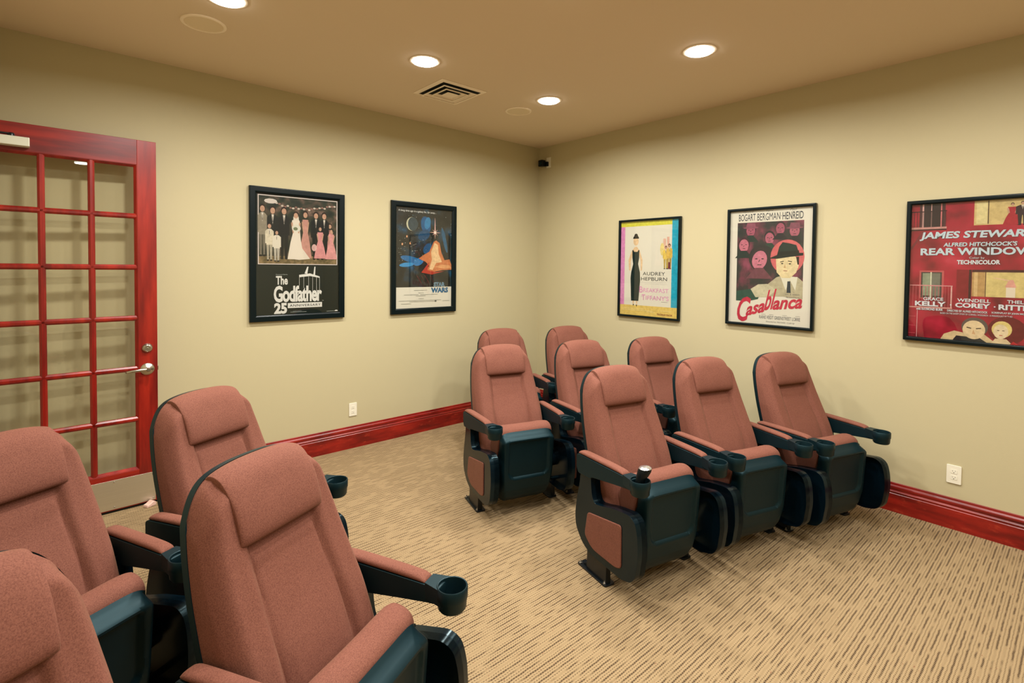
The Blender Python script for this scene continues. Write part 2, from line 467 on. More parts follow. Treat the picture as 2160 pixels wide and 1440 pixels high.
# ------------------------------------------------------------------ door
def build_door():
    t = empty('door_1', (-3.762, -.142, 0), .0394); tag(t, 'open red glass-paned door standing against the left wall', 'door', kind='structure')
    # local: x from -0.914 (hinge) to 0, y from -.0225 to .0225, room face at y = -.0225
    x0, x1, z0, z1, th = -.914, 0, .015, 2.443, .022
    gx0, gx1, gz0, gz1 = -.809, -.106, .250, 2.280
    nx, nz = 3, 6; mw = .018
    px_ = (gx1 - gx0) / nx; pz_ = (gz1 - gz0) / nz
    bm = bmesh.new()
    box(bm, gx1, x1, -th, th, z0, z1); box(bm, x0, gx0, -th, th, z0, z1)
    finish('stile', bm, M['door_wood'], t, smooth=0, bevel=.002, seg=2)
    bm = bmesh.new()
    box(bm, gx0, gx1, -th, th, gz1, z1); box(bm, gx0, gx1, -th, th, z0, gz0)
    finish('rail', bm, M['rail_wood'], t, smooth=0, bevel=.0015, seg=2)
    bm = bmesh.new(); bt = .017
    prof = [(-mw, 0), (-mw * .9, bt * .55), (-mw * .35, bt), (mw * .35, bt), (mw * .9, bt * .55), (mw, 0), (mw * .9, -bt * .55), (mw * .35, -bt), (-mw * .35, -bt), (-mw * .9, -bt * .55)]
    for i in range(1, nx):
        xx = gx0 + i * px_; prism(bm, [(xx + a, b) for a, b in prof], gz0, gz1, 'z')
    for j in range(1, nz):
        zz = gz0 + j * pz_; prism(bm, [(b, zz + a) for a, b in prof], gx0, gx1, 'x')
    # sloped bead round every pane edge against stiles and rails
    bead = .016
    for sy in (-1, 1):
        prism(bm, [(gx1 - bead, 0), (gx1, 0), (gx1, sy * .019), (gx1 - .002, sy * .019)], gz0, gz1, 'z')
        prism(bm, [(gx0 + bead, 0), (gx0, 0), (gx0, sy * .019), (gx0 + .002, sy * .019)], gz0, gz1, 'z')
        prism(bm, [(0, gz0 + bead), (0, gz0), (sy * .019, gz0), (sy * .019, gz0 + .002)], gx0, gx1, 'x')
        prism(bm, [(0, gz1 - bead), (0, gz1), (sy * .019, gz1), (sy * .019, gz1 - .002)], gx0, gx1, 'x')
    finish('muntins', bm, M['door_wood'], t, smooth=30)
    bm = bmesh.new(); box(bm, gx0 + .002, gx1 - .002, -.002, .002, gz0 + .002, gz1 - .002); finish('glass_panes', bm, M['glass'], t, smooth=0)
    bm = bmesh.new(); box(bm, -.890, -.017, -th - .002, -th, .022, .214)
    k = finish('kick_plate', bm, M['brushed'], t, smooth=0, bevel=.0005)
    bm = bmesh.new()
    for i in range(5):
        for zz in (.036, .200):
            lathe_dir(bm, [(.005, 0), (.004, .0022), (.001, .003)], (-.032 - i * .21, -th - .002, zz), (0, -1, 0), 12)
    finish('screws', bm, M['chrome'], k)
    bm = bmesh.new(); box(bm, x0 + .01, x1 - .004, -.018, .018, .004, .016); finish('door_sweep', bm, M['black'], t, smooth=0)
    # deadbolt
    bm = bmesh.new(); lathe_dir(bm, [(.031, 0), (.031, .006), (.026, .016), (.019, .021), (.018, .020), (.006, .020), (.005, .022)], (-.058, -th, 1.062), (0, -1, 0), 32)
    finish('deadbolt', bm, M['nickel'], t)
    # lever
    bm = bmesh.new(); lathe_dir(bm, [(.040, 0), (.040, .003), (.034, .010), (.020, .015), (.0135, .018), (.0125, .050), (.010, .055)], (-.058, -th, .920), (0, -1, 0), 32)
    l = finish('lever_rose', bm, M['nickel'], t)
    bm = bmesh.new()
    pts = [(-.050, -.060, .920, .0115), (-.075, -.066, .921, .011), (-.11, -.068, .921, .0095), (-.145, -.064, .919, .0085), (-.172, -.056, .915, .008), (-.180, -.048, .914, .006)]
    rings = []
    for (x, y, z, r) in pts:
        rings.append([bm.verts.new((x, y + .6 * r * math.cos(2 * PI * k / 12), z + r * math.sin(2 * PI * k / 12))) for k in range(12)])
    for a, b in zip(rings[:-1], rings[1:]):
        for k in range(12): bm.faces.new((a[k], a[(k + 1) % 12], b[(k + 1) % 12], b[k]))
    bm.faces.new(rings[0]); bm.faces.new(rings[-1])
    finish('lever', bm, M['nickel'], l, smooth=60)
    bm = bmesh.new(); box(bm, -.002, .006, -.012, .012, .905, .935); finish('latch', bm, M['nickel'], t, smooth=0, bevel=.002)
    # closer at the top
    bm = bmesh.new(); box(bm, -.905, -.622, -th - .065, -th, 2.300, 2.352); c = finish('door_closer', bm, M['closer'], t, smooth=0, bevel=.004)
    bm = bmesh.new(); lathe(bm, [(.016, 2.352), (.016, 2.366), (.012, 2.372)], -.70, -.055, 20); box(bm, -.90, -.69, -.068, -.042, 2.362, 2.370)
    finish('closer_arm', bm, M['steel_black'], c)
    return t
build_door()

t = empty('door_stop', (-3.815, -.205, 0)); tag(t, 'small pinkish translucent rubber door stop on the carpet by the door', 'door stop')
bm = bmesh.new()
prism(bm, [(-.035, 0), (.03, 0), (.028, .022), (.012, .034), (-.012, .020), (-.030, .016)], -.022, .022, 'y')
o = finish('wedge', bm, M['rubber'], t, bevel=.004); 
t.rotation_euler = (0, 0, .5)

# ------------------------------------------------------------------ theatre seat (local: x lateral, y forward, z up)
ZB = .30
YR = [(.28, .150), (.36, .125), (.45, .088), (.60, .030), (.75, -.018), (.90, -.060), (1.00, -.085), (1.07, -.098)]
YF = [(.28, .265), (.36, .262), (.45, .240), (.55, .203), (.60, .183), (.70, .132), (.80, .085), (.90, .047), (1.00, .014), (1.04, -.004), (1.07, -.03)]
WB = [(.28, .228), (.36, .238), (.50, .246), (.62, .249), (.75, .244), (.85, .236), (.95, .221), (1.05, .204)]
def ztop(u, base=1.052): return base - .042 * abs(u) ** 2.5 - .080 * abs(u) ** 10

def make_back(parent):
    nu, nv = 81, 44
    us = [-1 + 2 * i / (nu - 1) for i in range(nu)]; us = [.55 * u + .45 * math.sin(u * PI / 2) for u in us]
    vs = [j / (nv - 1) for j in range(nv)]; vs = [1 - (1 - v) ** 1.35 for v in vs]
    def F(i, j):
        u, v = us[i], vs[j]; zt = ztop(u); z = ZB + (zt - ZB) * v
        wv = smoothtab(WB, z) ; x = u * wv
        y = smoothtab(YF, z)
        xs = .118 + .012 * sstep(.85, .5, z)
        a = abs(x)
        below = 1 - sstep(.84, .90, z)
        y -= .016 * (1 - sstep(xs - .008, xs + .03, a)) * (.35 + .65 * below)       # recessed middle panel
        y -= .008 * math.exp(-((a - xs) / .007) ** 2) * below                        # seams
        y -= .016 * math.exp(-((z - .848) / .022) ** 2) * (1 - sstep(.10, .13, a))    # dip under the pillow
        y += .010 * math.exp(-((z - .52) / .10) ** 2) * (1 - sstep(.08, .13, a))
        e = abs(u); y -= .060 * max(0, (e - .80) / .20) ** 2.3 * (1 - .3 * sstep(.6, .3, z))
        d = (zt - z); y -= .050 * (1 - sstep(0, .05, d)) ** 1.6
        return (x, y, z)
    def B(i, j):
        u, v = us[i], vs[j]; zt = ztop(u); z = ZB + (zt - ZB) * v
        return (u * smoothtab(WB, z), smoothtab(YR, z) + .006, z)
    bm = bmesh.new(); grid_solid(bm, F, B, nu, nv); finish('back_cushion', bm, M['fabric'], parent, smooth=50)
    # shell
    nu2, nv2 = 49, 30
    def U2(i):
        t = -1 + 2 * i / (nu2 - 1); return .4 * t + .6 * math.sin(t * PI / 2)
    def SF(i, j):
        u, v = U2(i), j / (nv2 - 1); zt = ztop(u) + .003; z0 = ZB - .06; z = z0 + (zt - z0) * v
        return (u * (smoothtab(WB, z) + .002), smoothtab(YR, z) + .014 - .012 * (abs(u) < .97 and 0 < j < nv2 - 1), z)
    def SB(i, j):
        u, v = U2(i), j / (nv2 - 1); zt = ztop(u) - .001; z0 = ZB - .06; z = z0 + (zt - z0) * v
        e = abs(u); bow = (1 - e ** 4) * .020 * min(1, (1 - v) * 8)
        return (u * (smoothtab(WB, z) + .001), smoothtab(YR, z) - .010 - bow, z)
    bm = bmesh.new(); grid_solid(bm, SF, SB, nu2, nv2); finish('back_shell', bm, M['plastic'], parent, smooth=50)

def make_pillow(parent):
    def sect(x):
        u = x / .215; e = abs(x) / .152
        zt = ztop(u) + .010
        k = (1 - min(1, e) ** 8) ** .5 if e < 1 else 0
        k = .55 + .45 * k
        def yf(z): return smoothtab(YF, z) - .014
        b = .002
        pts = [(yf(.872) - .004, .868), (yf(.865) + .008 * k, .857), (yf(.865) + .022 * k, .862), (yf(.880) + .032 * k, .880), (yf(.91) + .036 * k, .91), (yf(.95) + .036 * k, .95),
               (yf(.985) + .030 * k, .985)]
        pts += [(yf(1.01) + .018 * k, zt - .036 * (1 - .4 * 0)), (-.016 + .006 * k, zt - .014), (-.036, zt - .002), (-.060, zt), (-.078, zt - .006), (-.082, zt - .03), (-.05, zt - .05), (-.02, zt - .08)]
        return pts
    n = 33; bm = bmesh.new(); rings = []
    for i in range(n):
        t = -1 + 2 * i / (n - 1); x = .152 * math.sin(t * PI / 2)
        rings.append([bm.verts.new((x, y, z)) for y, z in sect(x)])
    m = len(rings[0])
    for a, b in zip(rings[:-1], rings[1:]):
        for k in range(m): bm.faces.new((a[k], a[(k + 1) % m], b[(k + 1) % m], b[k]))
    bm.faces.new(rings[0]); bm.faces.new(rings[-1][::-1])
    finish('head_pillow', bm, M['fabric'], parent, smooth=70, subsurf=1)

def make_seat(parent):
    # flipped-up cushion
    sec = [(.395, .540), (.380, .566), (.350, .580), (.315, .584), (.288, .572), (.268, .540), (.245, .47), (.215, .39), (.195, .32), (.21, .285), (.29, .28), (.35, .33), (.375, .42), (.392, .50)]
    cy = sum(p[0] for p in sec) / len(sec); cz = sum(p[1] for p in sec) / len(sec)
    n = 29; bm = bmesh.new(); rings = []
    for i in range(n):
        t = -1 + 2 * i / (n - 1); x = .197 * math.sin(t * PI / 2); e = abs(x) / .197
        k = 1 - .10 * e ** 8 - .0 ; crown = .004 * (1 - e ** 2)
        dip = -.004 * (1 - e ** 2) 
        rings.append([bm.verts.new((x, cy + (y - cy) * k + (crown if y < cy else 0), cz + (z - cz) * k + (dip if z > .55 else 0))) for y, z in sec])
    m = len(sec)
    for a, b in zip(rings[:-1], rings[1:]):
        for k in range(m): bm.faces.new((a[k], a[(k + 1) % m], b[(k + 1) % m], b[k]))
    bm.faces.new(rings[0]); bm.faces.new(rings[-1][::-1])
    finish('seat_cushion', bm, M['fabric'], parent, smooth=70, subsurf=1)
    # shell
    YP = [(.075, .335), (.09, .368), (.12, .396), (.17, .418), (.25, .434), (.40, .442), (.500, .448), (.511, .446), (.538, .402)]
    WP = [(.075, .150), (.11, .163), (.16, .178), (.22, .188), (.30, .193), (.45, .196), (.505, .196), (.540, .190)]
    nu, nv = 61, 56
    us = [-1 + 2 * i / (nu - 1) for i in range(nu)]
    def F(i, j):
        u = us[i]; zz = .075 + (.540 - .075) * j / (nv - 1)
        x = u * interp(WP, zz); y = smoothtab(YP, zz, .006)
        zt = zz - (.022 * abs(u) ** 8 if j > nv * .6 else 0) * (j - nv * .6) / (nv * .4)
        # recessed field
        qx = max(abs(x) - .100, 0); qz = max(.300 - zz, 0)
        sd = math.hypot(qx, qz) - .048
        top = sstep(.500, .488, zz)
        y -= .013 * (1 - sstep(-.010, .004, sd)) * top
        sd2 = abs(sd - .006); y += .0015 * (1 - sstep(0, .006, sd2)) * top
        e = abs(u); y -= .030 * max(0, (e - .88) / .12) ** 2
        return (x, y, zt)
    def B(i, j):
        u = us[i]; z = .075 + (.545 - .075) * j / (nv - 1)
        yb = interp([(.075, .24), (.20, .26), (.33, .335), (.45, .385), (.545, .395)], z)
        zt = z - (.022 * abs(u) ** 8 if j > nv * .6 else 0) * (j - nv * .6) / (nv * .4)
        return (u * (interp(WP, min(z, .535)) - .002), yb, zt + (.004 if j == nv - 1 else 0))
    bm = bmesh.new(); grid_solid(bm, F, B, nu, nv)
    s = finish('seat_shell', bm, M['plastic'], parent, smooth=40)
    bm = bmesh.new(); box(bm, .004, .058, .4425, .4445, .5335, .5345)
    return s

ARMX = lambda y: .289 - .052 * (y - .05)
def make_side(parent, s):
    """one end frame: s = +1 or -1"""
    out = [(.058, .56), (.050, .47), (.022, .36), (.008, .27), (.020, .205), (.075, .142), (.150, .112), (.400, .110), (.470, .130), (.502, .17), (.520, .28), (.514, .37),
           (.496, .430), (.455, .452), (.330, .432), (.235, .405), (.182, .395), (.160, .425), (.150, .48), (.146, .56)]
    rad = [.002, .03, .03, .03, .02, .03, .02, .02, .02, .02, .03, .03, .03, .03, .03, .03, .02, .02, .03, .002]
    poly = rounded(out, rad, 3)
    bm = bmesh.new()
    f0, f1 = prism(bm, poly, s * .246, s * .306, 'x')
    fi = f0
    bmesh.ops.inset_region(bm, faces=[fi], thickness=.028)
    bmesh.ops.translate(bm, verts=list(fi.verts), vec=(s * .034, 0, 0))
    fr = finish('side_frame', bm, M['gloss'], parent, bevel=.008)
    bm = bmesh.new()
    pp = rounded([(.104, .200), (.128, .330), (.402, .378), (.405, .166), (.36, .150), (.17, .150)], [.022, .022, .022, .02, .02, .04], 5)
    prism(bm, pp, s * .304, s * .312, 'x'); finish('side_pad', bm, M['fabric'], fr, bevel=.005)
    bm = bmesh.new()
    prism(bm, rounded([(s * .240, .035), (s * .306, .035), (s * .306, .280), (s * .240, .280)], .014), 0, .010, 'z')
    prism(bm, [(s * .262, .008), (s * .294, .008), (s * .291, .135), (s * .265, .135)], .105, .27, 'y')
    prism(bm, rounded([(.06, .008), (.11, .008), (.11, .05), (.09, .03)], .004, 2), s * .270, s * .286, 'x')
    ft = finish('foot_plate', bm, M['steel_black'], parent, bevel=.002)
    bm = bmesh.new()
    lathe(bm, [(.009, .010), (.009, .016), (.0035, .017), (.0035, .026), (.001, .0265)], s * .295, .052, 12)
    finish('bolt', bm, M['chrome'], ft)
    bm = bmesh.new()
    lathe(bm, [(.009, .010), (.009, .016), (.0035, .017), (.0035, .024), (.001, .0245)], s * .295, .262, 12)
    finish('bolt', bm, M['chrome'], ft)
    bm = bmesh.new()
    lathe_dir(bm, [(.050, 0), (.050, .03), (.034, .045), (.030, .08)], (s * .280, .255, .275), (-s, 0, 0), 28)
    finish('seat_hinge', bm, M['gloss'], parent)
    bm = bmesh.new(); lathe_dir(bm, [(.012, 0), (.012, .085)], (s * .284, .34, .17), (-s, 0, 0), 12)
    finish('stop_pin', bm, M['gloss'], parent)

def make_arm(parent, s):
    arm = [(.030, .545), (.030, .612), (.045, .618), (.445, .618), (.445, .566), (.40, .562), (.300, .548), (.160, .527), (.145, .515), (.045, .515)]
    bm = bmesh.new()
    hw = .027
    prism(bm, rounded(arm, .008, 2), -hw, hw, 'x')
    for v in bm.verts: v.co.x += s * ARMX(v.co.y)
    a = finish('armrest', bm, M['plastic_arm'], parent, bevel=.004)
    cx = s * .265; cy = .480
    bm = bmesh.new()
    lathe(bm, [(.0438, .622), (.0415, .570), (.0405, .566), (.001, .565)][::-1] + [(.0445, .6255), (.0475, .6265), (.0495, .624), (.0495, .592), (.0470, .588), (.0450, .560), (.040, .553), (.001, .552)], cx, cy, 40, closed=False)
    finish('cup_holder', bm, M['plastic_arm'], a, smooth=40)
    bm = bmesh.new()
    arc = [(cx + .0465 * math.cos(math.radians(q)), cy + .0465 * math.sin(math.radians(q))) for q in range(-10, -171, -16)]
    plan = [(s * ARMX(.392) - .0265, .392), (s * ARMX(.392) + .0265, .392)]
    prism(bm, plan + arc, .574, .6245, 'z'); finish('cup_neck', bm, M['plastic_arm'], a, smooth=30)
    bm = bmesh.new(); n = 12; hw = .0255
    ys = [.036, .040, .052, .075, .12, .18, .24, .30, .35, .375, .386, .390]
    hs = [.003, .012, .019, .022, .023, .0235, .0235, .023, .0215, .018, .012, .004]
    rings = []
    for y, h in zip(ys, hs):
        c = s * ARMX(y); ww = hw * (1 - .25 * math.exp(-((y - .036) / .010) ** 2)) * (1 - .08 * math.exp(-((y - .390) / .008) ** 2))
        pr = [(-ww, 0), (-ww, h * .5), (-ww * .88, h * .82), (-ww * .5, h), (0, h * 1.04), (ww * .5, h), (ww * .88, h * .82), (ww, h * .5), (ww, 0)]
        rings.append([bm.verts.new((c + p, y, .6165 + q)) for p, q in pr])
    for A, B in zip(rings[:-1], rings[1:]):
        for k in range(9): bm.faces.new((A[k], A[(k + 1) % 9], B[(k + 1) % 9], B[k]))
    bm.faces.new(rings[0]); bm.faces.new(rings[-1][::-1])
    finish('arm_pad', bm, M['fabric'], a, smooth=70, subsurf=1)

def make_chair():
    t = empty('theater_seat')
    make_back(t); make_pillow(t); make_seat(t)
    for s in (-1, 1): make_side(t, s); make_arm(t, s)
    bm = bmesh.new(); cyl_between(bm, (-.27, .245, .275), (.27, .245, .275), .012); cyl_between(bm, (-.27, .13, .20), (.27, .13, .20), .015)
    finish('cross_bar', bm, M['steel_black'], t)
    return t

proto = make_chair()
G1, G2, G3, GF1, GF2 = ('seats in the nearest row on the right', 'seats in the middle row on the right', 'seats in the rearmost row by the corner',
                        'seats in the rear row on the left', 'seats in the front row on the left')
chairs = [
    ((-1.822, -2.559, .237), 'brick red theater seat with a black handset in its cup holder', G1),
    ((-1.127, -2.737, .306), 'brick red theater seat in the middle of the nearest right-hand row', G1),
    ((-.500, -2.970, .302), 'brick red theater seat beside the right wall, right end of the nearest row', G1),
    ((-1.823, -1.517, .289), 'brick red theater seat at the left end of the middle row beside open carpet', G2),
    ((-1.157, -1.718, .294), 'brick red theater seat in the center of the middle row behind the handset seat', G2),
    ((-.528, -1.951, .295), 'brick red theater seat in the middle row standing nearest the right wall', G2),
    ((-1.172, -.751, .292), 'brick red theater seat in the rearmost row, only its head pillow showing', G3),
    ((-.512, -.975, .293), 'brick red theater seat in the rearmost row, tucked nearest the room corner', G3),
    ((-4.405, -2.024, -.486), 'brick red theater seat in front of the glass door, cut by the left picture edge', GF1),
    ((-3.750, -1.742, -.486), 'brick red theater seat beside the red door edge, behind the largest seat', GF1),
    ((-3.793, -2.748, -.467), 'largest brick red theater seat in the foreground with its cup holder over the carpet', GF2),
    ((-4.430, -3.052, -.467), 'closest brick red theater seat at the bottom left corner, cut off by the frame', GF2),
]
R1A = None
for i, ((x, y, a), label, g) in enumerate(chairs):
    c = proto if i == 0 else copy_tree(proto)
    c.location = (x, y, 0); c.rotation_euler = (0, 0, PI - a)
    tag(c, label, 'theater seat', g)

# handset standing in the first seat's cup holder
(x, y, a) = chairs[0][0]
L = Vector((math.cos(a), -math.sin(a), 0)); Fd = Vector((-math.sin(a), -math.cos(a), 0))
p = Vector((x, y, 0)) + L * (-.262) + Fd * .480
t = empty('handset', (p.x, p.y, .567), PI - a); tag(t, 'black handset with a silver top standing tilted in a cup holder', 'handset')
bm = bmesh.new()
path = [((.014, 0, .001), .018, .018), ((.010, 0, .03), .023, .022), ((.000, .002, .066), .024, .023), ((-.008, .004, .080), .030, .027), ((-.016, .006, .098), .034, .030), ((-.021, .007, .112), .033, .029)]
rings = [[bm.verts.new((c[0] + rx * math.cos(2 * PI * k / 20), c[1] + ry * math.sin(2 * PI * k / 20), c[2])) for k in range(20)] for c, rx, ry in path]
for A, B in zip(rings[:-1], rings[1:]):
    for k in range(20): bm.faces.new((A[k], A[(k + 1) % 20], B[(k + 1) % 20], B[k]))
bm.faces.new(rings[0]); bm.faces.new(rings[-1][::-1]); finish('handset_body', bm, M['black'], t, smooth=60)
bm = bmesh.new()
path = [((-.021, .007, .1125), .0325, .0285), ((-.022, .007, .117), .030, .026), ((-.023, .007, .121), .020, .017), ((-.023, .007, .1225), .007, .006)]
rings = [[bm.verts.new((c[0] + rx * math.cos(2 * PI * k / 20), c[1] + ry * math.sin(2 * PI * k / 20), c[2])) for k in range(20)] for c, rx, ry in path]
for A, B in zip(rings[:-1], rings[1:]):
    for k in range(20): bm.faces.new((A[k], A[(k + 1) % 20], B[(k + 1) % 20], B[k]))
bm.faces.new(rings[0]); bm.faces.new(rings[-1][::-1]); finish('silver_cap', bm, M['silver'], t, smooth=60)

# ------------------------------------------------------------------ posters
INK = 0.72   # printed paper under strong lamps
class Print:
    """flat printed sheet: coloured shapes and lettering, local x right, y up, z towards the room"""
    def __init__(s, z): s.bm = bmesh.new(); s.mats = []; s.z = z; s.layer = 0
    def mi(s, c, rough=.35):
        key = 'print_%d_%d_%d' % c
        m = bpy.data.materials.get(key)
        if m is None:
            m = mat(key, tuple(v * INK for v in rgb(*c)[:3]) + (1,), rough, spec=.3)
            if min(c) < 190 and max(c) > 60:        # uneven ink on the coloured areas
                t = NT(m); n = t.noise(t.coord(), 38, 4, .6)
                lo = tuple(v * INK * .84 for v in rgb(*c)[:3]) + (1,); hi = tuple(min(1, v * INK * 1.10 + .004) for v in rgb(*c)[:3]) + (1,)
                t.l(t.ramp(n, [(.32, lo), (.66, hi)]), t.b.inputs['Base Color'])
        if m not in s.mats: s.mats.append(m)
        return s.mats.index(m)
    def mimat(s, m):
        if m not in s.mats: s.mats.append(m)
        return s.mats.index(m)
    def up(s): s.layer += 1
    def _z(s): return s.z + .000016 * s.layer
    def poly(s, pts, c):
        s.up(); vs = [s.bm.verts.new((x, y, s._z())) for x, y in pts]
        f = s.bm.faces.new(vs); f.normal_update()
        if f.normal.z < 0: f.normal_flip()
        f.material_index = s.mi(c) if isinstance(c, tuple) else s.mimat(c)
    def rect(s, x0, y0, x1, y1, c): s.poly([(x0, y0), (x1, y0), (x1, y1), (x0, y1)], c)
    def ell(s, x, y, rx, ry, c, n=20, rot=0, a0=0, a1=2 * PI):
        P = []
        for k in range(n + (a1 - a0 < 6.28)):
            t = a0 + (a1 - a0) * k / n; X, Y = rx * math.cos(t), ry * math.sin(t)
            P.append((x + X * math.cos(rot) - Y * math.sin(rot), y + X * math.sin(rot) + Y * math.cos(rot)))
        s.poly(P, c)
    def line(s, x0, y0, x1, y1, w_, c, w2=None):
        d = Vector((x1 - x0, y1 - y0)).normalized(); n = Vector((-d.y, d.x)); w2 = w_ if w2 is None else w2
        s.poly([(x0 + n.x * w_ / 2, y0 + n.y * w_ / 2), (x0 - n.x * w_ / 2, y0 - n.y * w_ / 2), (x1 - n.x * w2 / 2, y1 - n.y * w2 / 2), (x1 + n.x * w2 / 2, y1 + n.y * w2 / 2)], c)
    def text(s, st, x0, y0, x1, y1, c, bold=0.0, shear=0.0, slant=0.0, spacing=1.0, serif=0.0):
        """lettering fitted into the box x0..x1, y0..y1; slant = rise of the baseline"""
        s.up()
        cu = bpy.data.curves.new('lettering', 'FONT'); cu.body = st; cu.size = 1.0; cu.offset = bold; cu.shear = shear
        cu.space_character = spacing; cu.resolution_u = 3; cu.fill_mode = 'BOTH'
        o = bpy.data.objects.new('lettering', cu); COL.objects.link(o)
        dg = bpy.context.evaluated_depsgraph_get(); me = bpy.data.meshes.new_from_object(o.evaluated_get(dg))
        xs = [v.co.x for v in me.vertices]; ys = [v.co.y for v in me.vertices]
        ax, bx, ay, by = min(xs), max(xs), min(ys), max(ys); mi = s.mi(c)
        vm = [s.bm.verts.new((x0 + (v.co.x - ax) / (bx - ax) * (x1 - x0), y0 + (v.co.y - ay) / (by - ay) * (y1 - y0) + slant * (v.co.x - ax) / (bx - ax), s._z())) for v in me.vertices]
        for p_ in me.polygons:
            try:
                f = s.bm.faces.new([vm[i] for i in p_.vertices]); f.material_index = mi; f.normal_update()
                if f.normal.z < 0: f.normal_flip()
            except ValueError: pass
        bpy.data.objects.remove(o, do_unlink=True); bpy.data.curves.remove(cu); bpy.data.meshes.remove(me)
    def figure(s, x, y, h, body, head=(205, 160, 130), hair=(40, 26, 20), dress=False, w_=None):
        w_ = w_ or h * .16; hh = h * .13
        if dress:
            s.poly([(x - w_ * .42, y + h * .82), (x + w_ * .42, y + h * .82), (x + w_ * .48, y + h * .74), (x + w_ * .30, y + h * .58), (x + w_ * .62, y + h * .35), (x + w_ * .95, y), (x - w_ * .95, y), (x - w_ * .62, y + h * .35), (x - w_ * .30, y + h * .58), (x - w_ * .48, y + h * .74)], body)
            for q in (-1, 1): s.line(x + q * w_ * .46, y + h * .77, x + q * w_ * .30, y + h * .55, w_ * .20, head, w_ * .14)
        else:
            lg = tuple(int(c * .82) for c in body)
            for q in (-1, 1):
                s.poly([(x + q * w_ * .03, y + h * .44), (x + q * w_ * .46, y + h * .44), (x + q * w_ * .36, y + h * .02), (x + q * w_ * .10, y + h * .02)], lg)
                s.line(x + q * w_ * .52, y + h * .79, x + q * w_ * .56, y + h * .46, w_ * .24, body, w_ * .18)
                s.ell(x + q * w_ * .25, y + h * .015, w_ * .2, h * .02, (30, 26, 24), 8)
            s.poly([(x - w_ * .55, y + h * .80), (x - w_ * .25, y + h * .845), (x + w_ * .25, y + h * .845), (x + w_ * .55, y + h * .80), (x + w_ * .44, y + h * .60), (x + w_ * .48, y + h * .42), (x - w_ * .48, y + h * .42), (x - w_ * .44, y + h * .60)], body)
            s.poly([(x - w_ * .14, y + h * .845), (x + w_ * .14, y + h * .845), (x, y + h * .66)], (226, 216, 196))
            s.line(x, y + h * .80, x, y + h * .70, w_ * .06, (40, 30, 34))
        s.ell(x, y + h * .935, hh * .45, hh * .55, hair, 12)
        s.ell(x, y + h * .915, hh * .34, hh * .46, head, 12)
    def done(s, parent): 
        return flat_obj('poster_print', s.bm, s.mats, parent)

def mottle(name, stops, scale, mscale=(1, 1, 1), detail=3):
    m = mat(name, rgb(128, 128, 128), .4, spec=.3); t = NT(m); v = t.coord()
    t.l(t.ramp(t.noise(t.mapping(v, mscale), scale, detail), [(p_, tuple(v * INK for v in rgb(*c)[:3]) + (1,)) for p_, c in stops]), t.b.inputs['Base Color'])
    return m

def poster(loc, rz, w_, h_, border, depth, label, draw, fm='frame', round_=.002):
    t = empty('framed_poster', loc, rz, PI / 2); tag(t, label, 'poster', 'framed posters on the walls')
    bm = bmesh.new()
    prof = [(0, 0.0005), (0, depth - .004), (.004, depth), (border * .8, depth), (border, depth - .006), (border, .010), (border * .7, .010), (border * .7, .0005)]
    rings = []
    for d, z in prof:
        rings.append([bm.verts.new(q) for q in ((d, d, z), (w_ - d, d, z), (w_ - d, h_ - d, z), (d, h_ - d, z))])
    n = len(prof)
    for i in range(n):
        A, B = rings[i], rings[(i + 1) % n]
        for k in range(4): bm.faces.new((A[k], A[(k + 1) % 4], B[(k + 1) % 4], B[k]))
    finish('picture_frame', bm, M[fm], t, smooth=0, bevel=round_, seg=2)
    bm = bmesh.new(); box(bm, .004, w_ - .004, .004, h_ - .004, .002, .0095); finish('backing', bm, M['black'], t, smooth=0)
    P = Print(.0102); draw(P, w_, h_); P.done(t)
    bm = bmesh.new(); box(bm, border * .85, w_ - border * .85, border * .85, h_ - border * .85, depth - .012, depth - .010); finish('picture_glass', bm, M['picture_glass'], t, smooth=0)
    return t

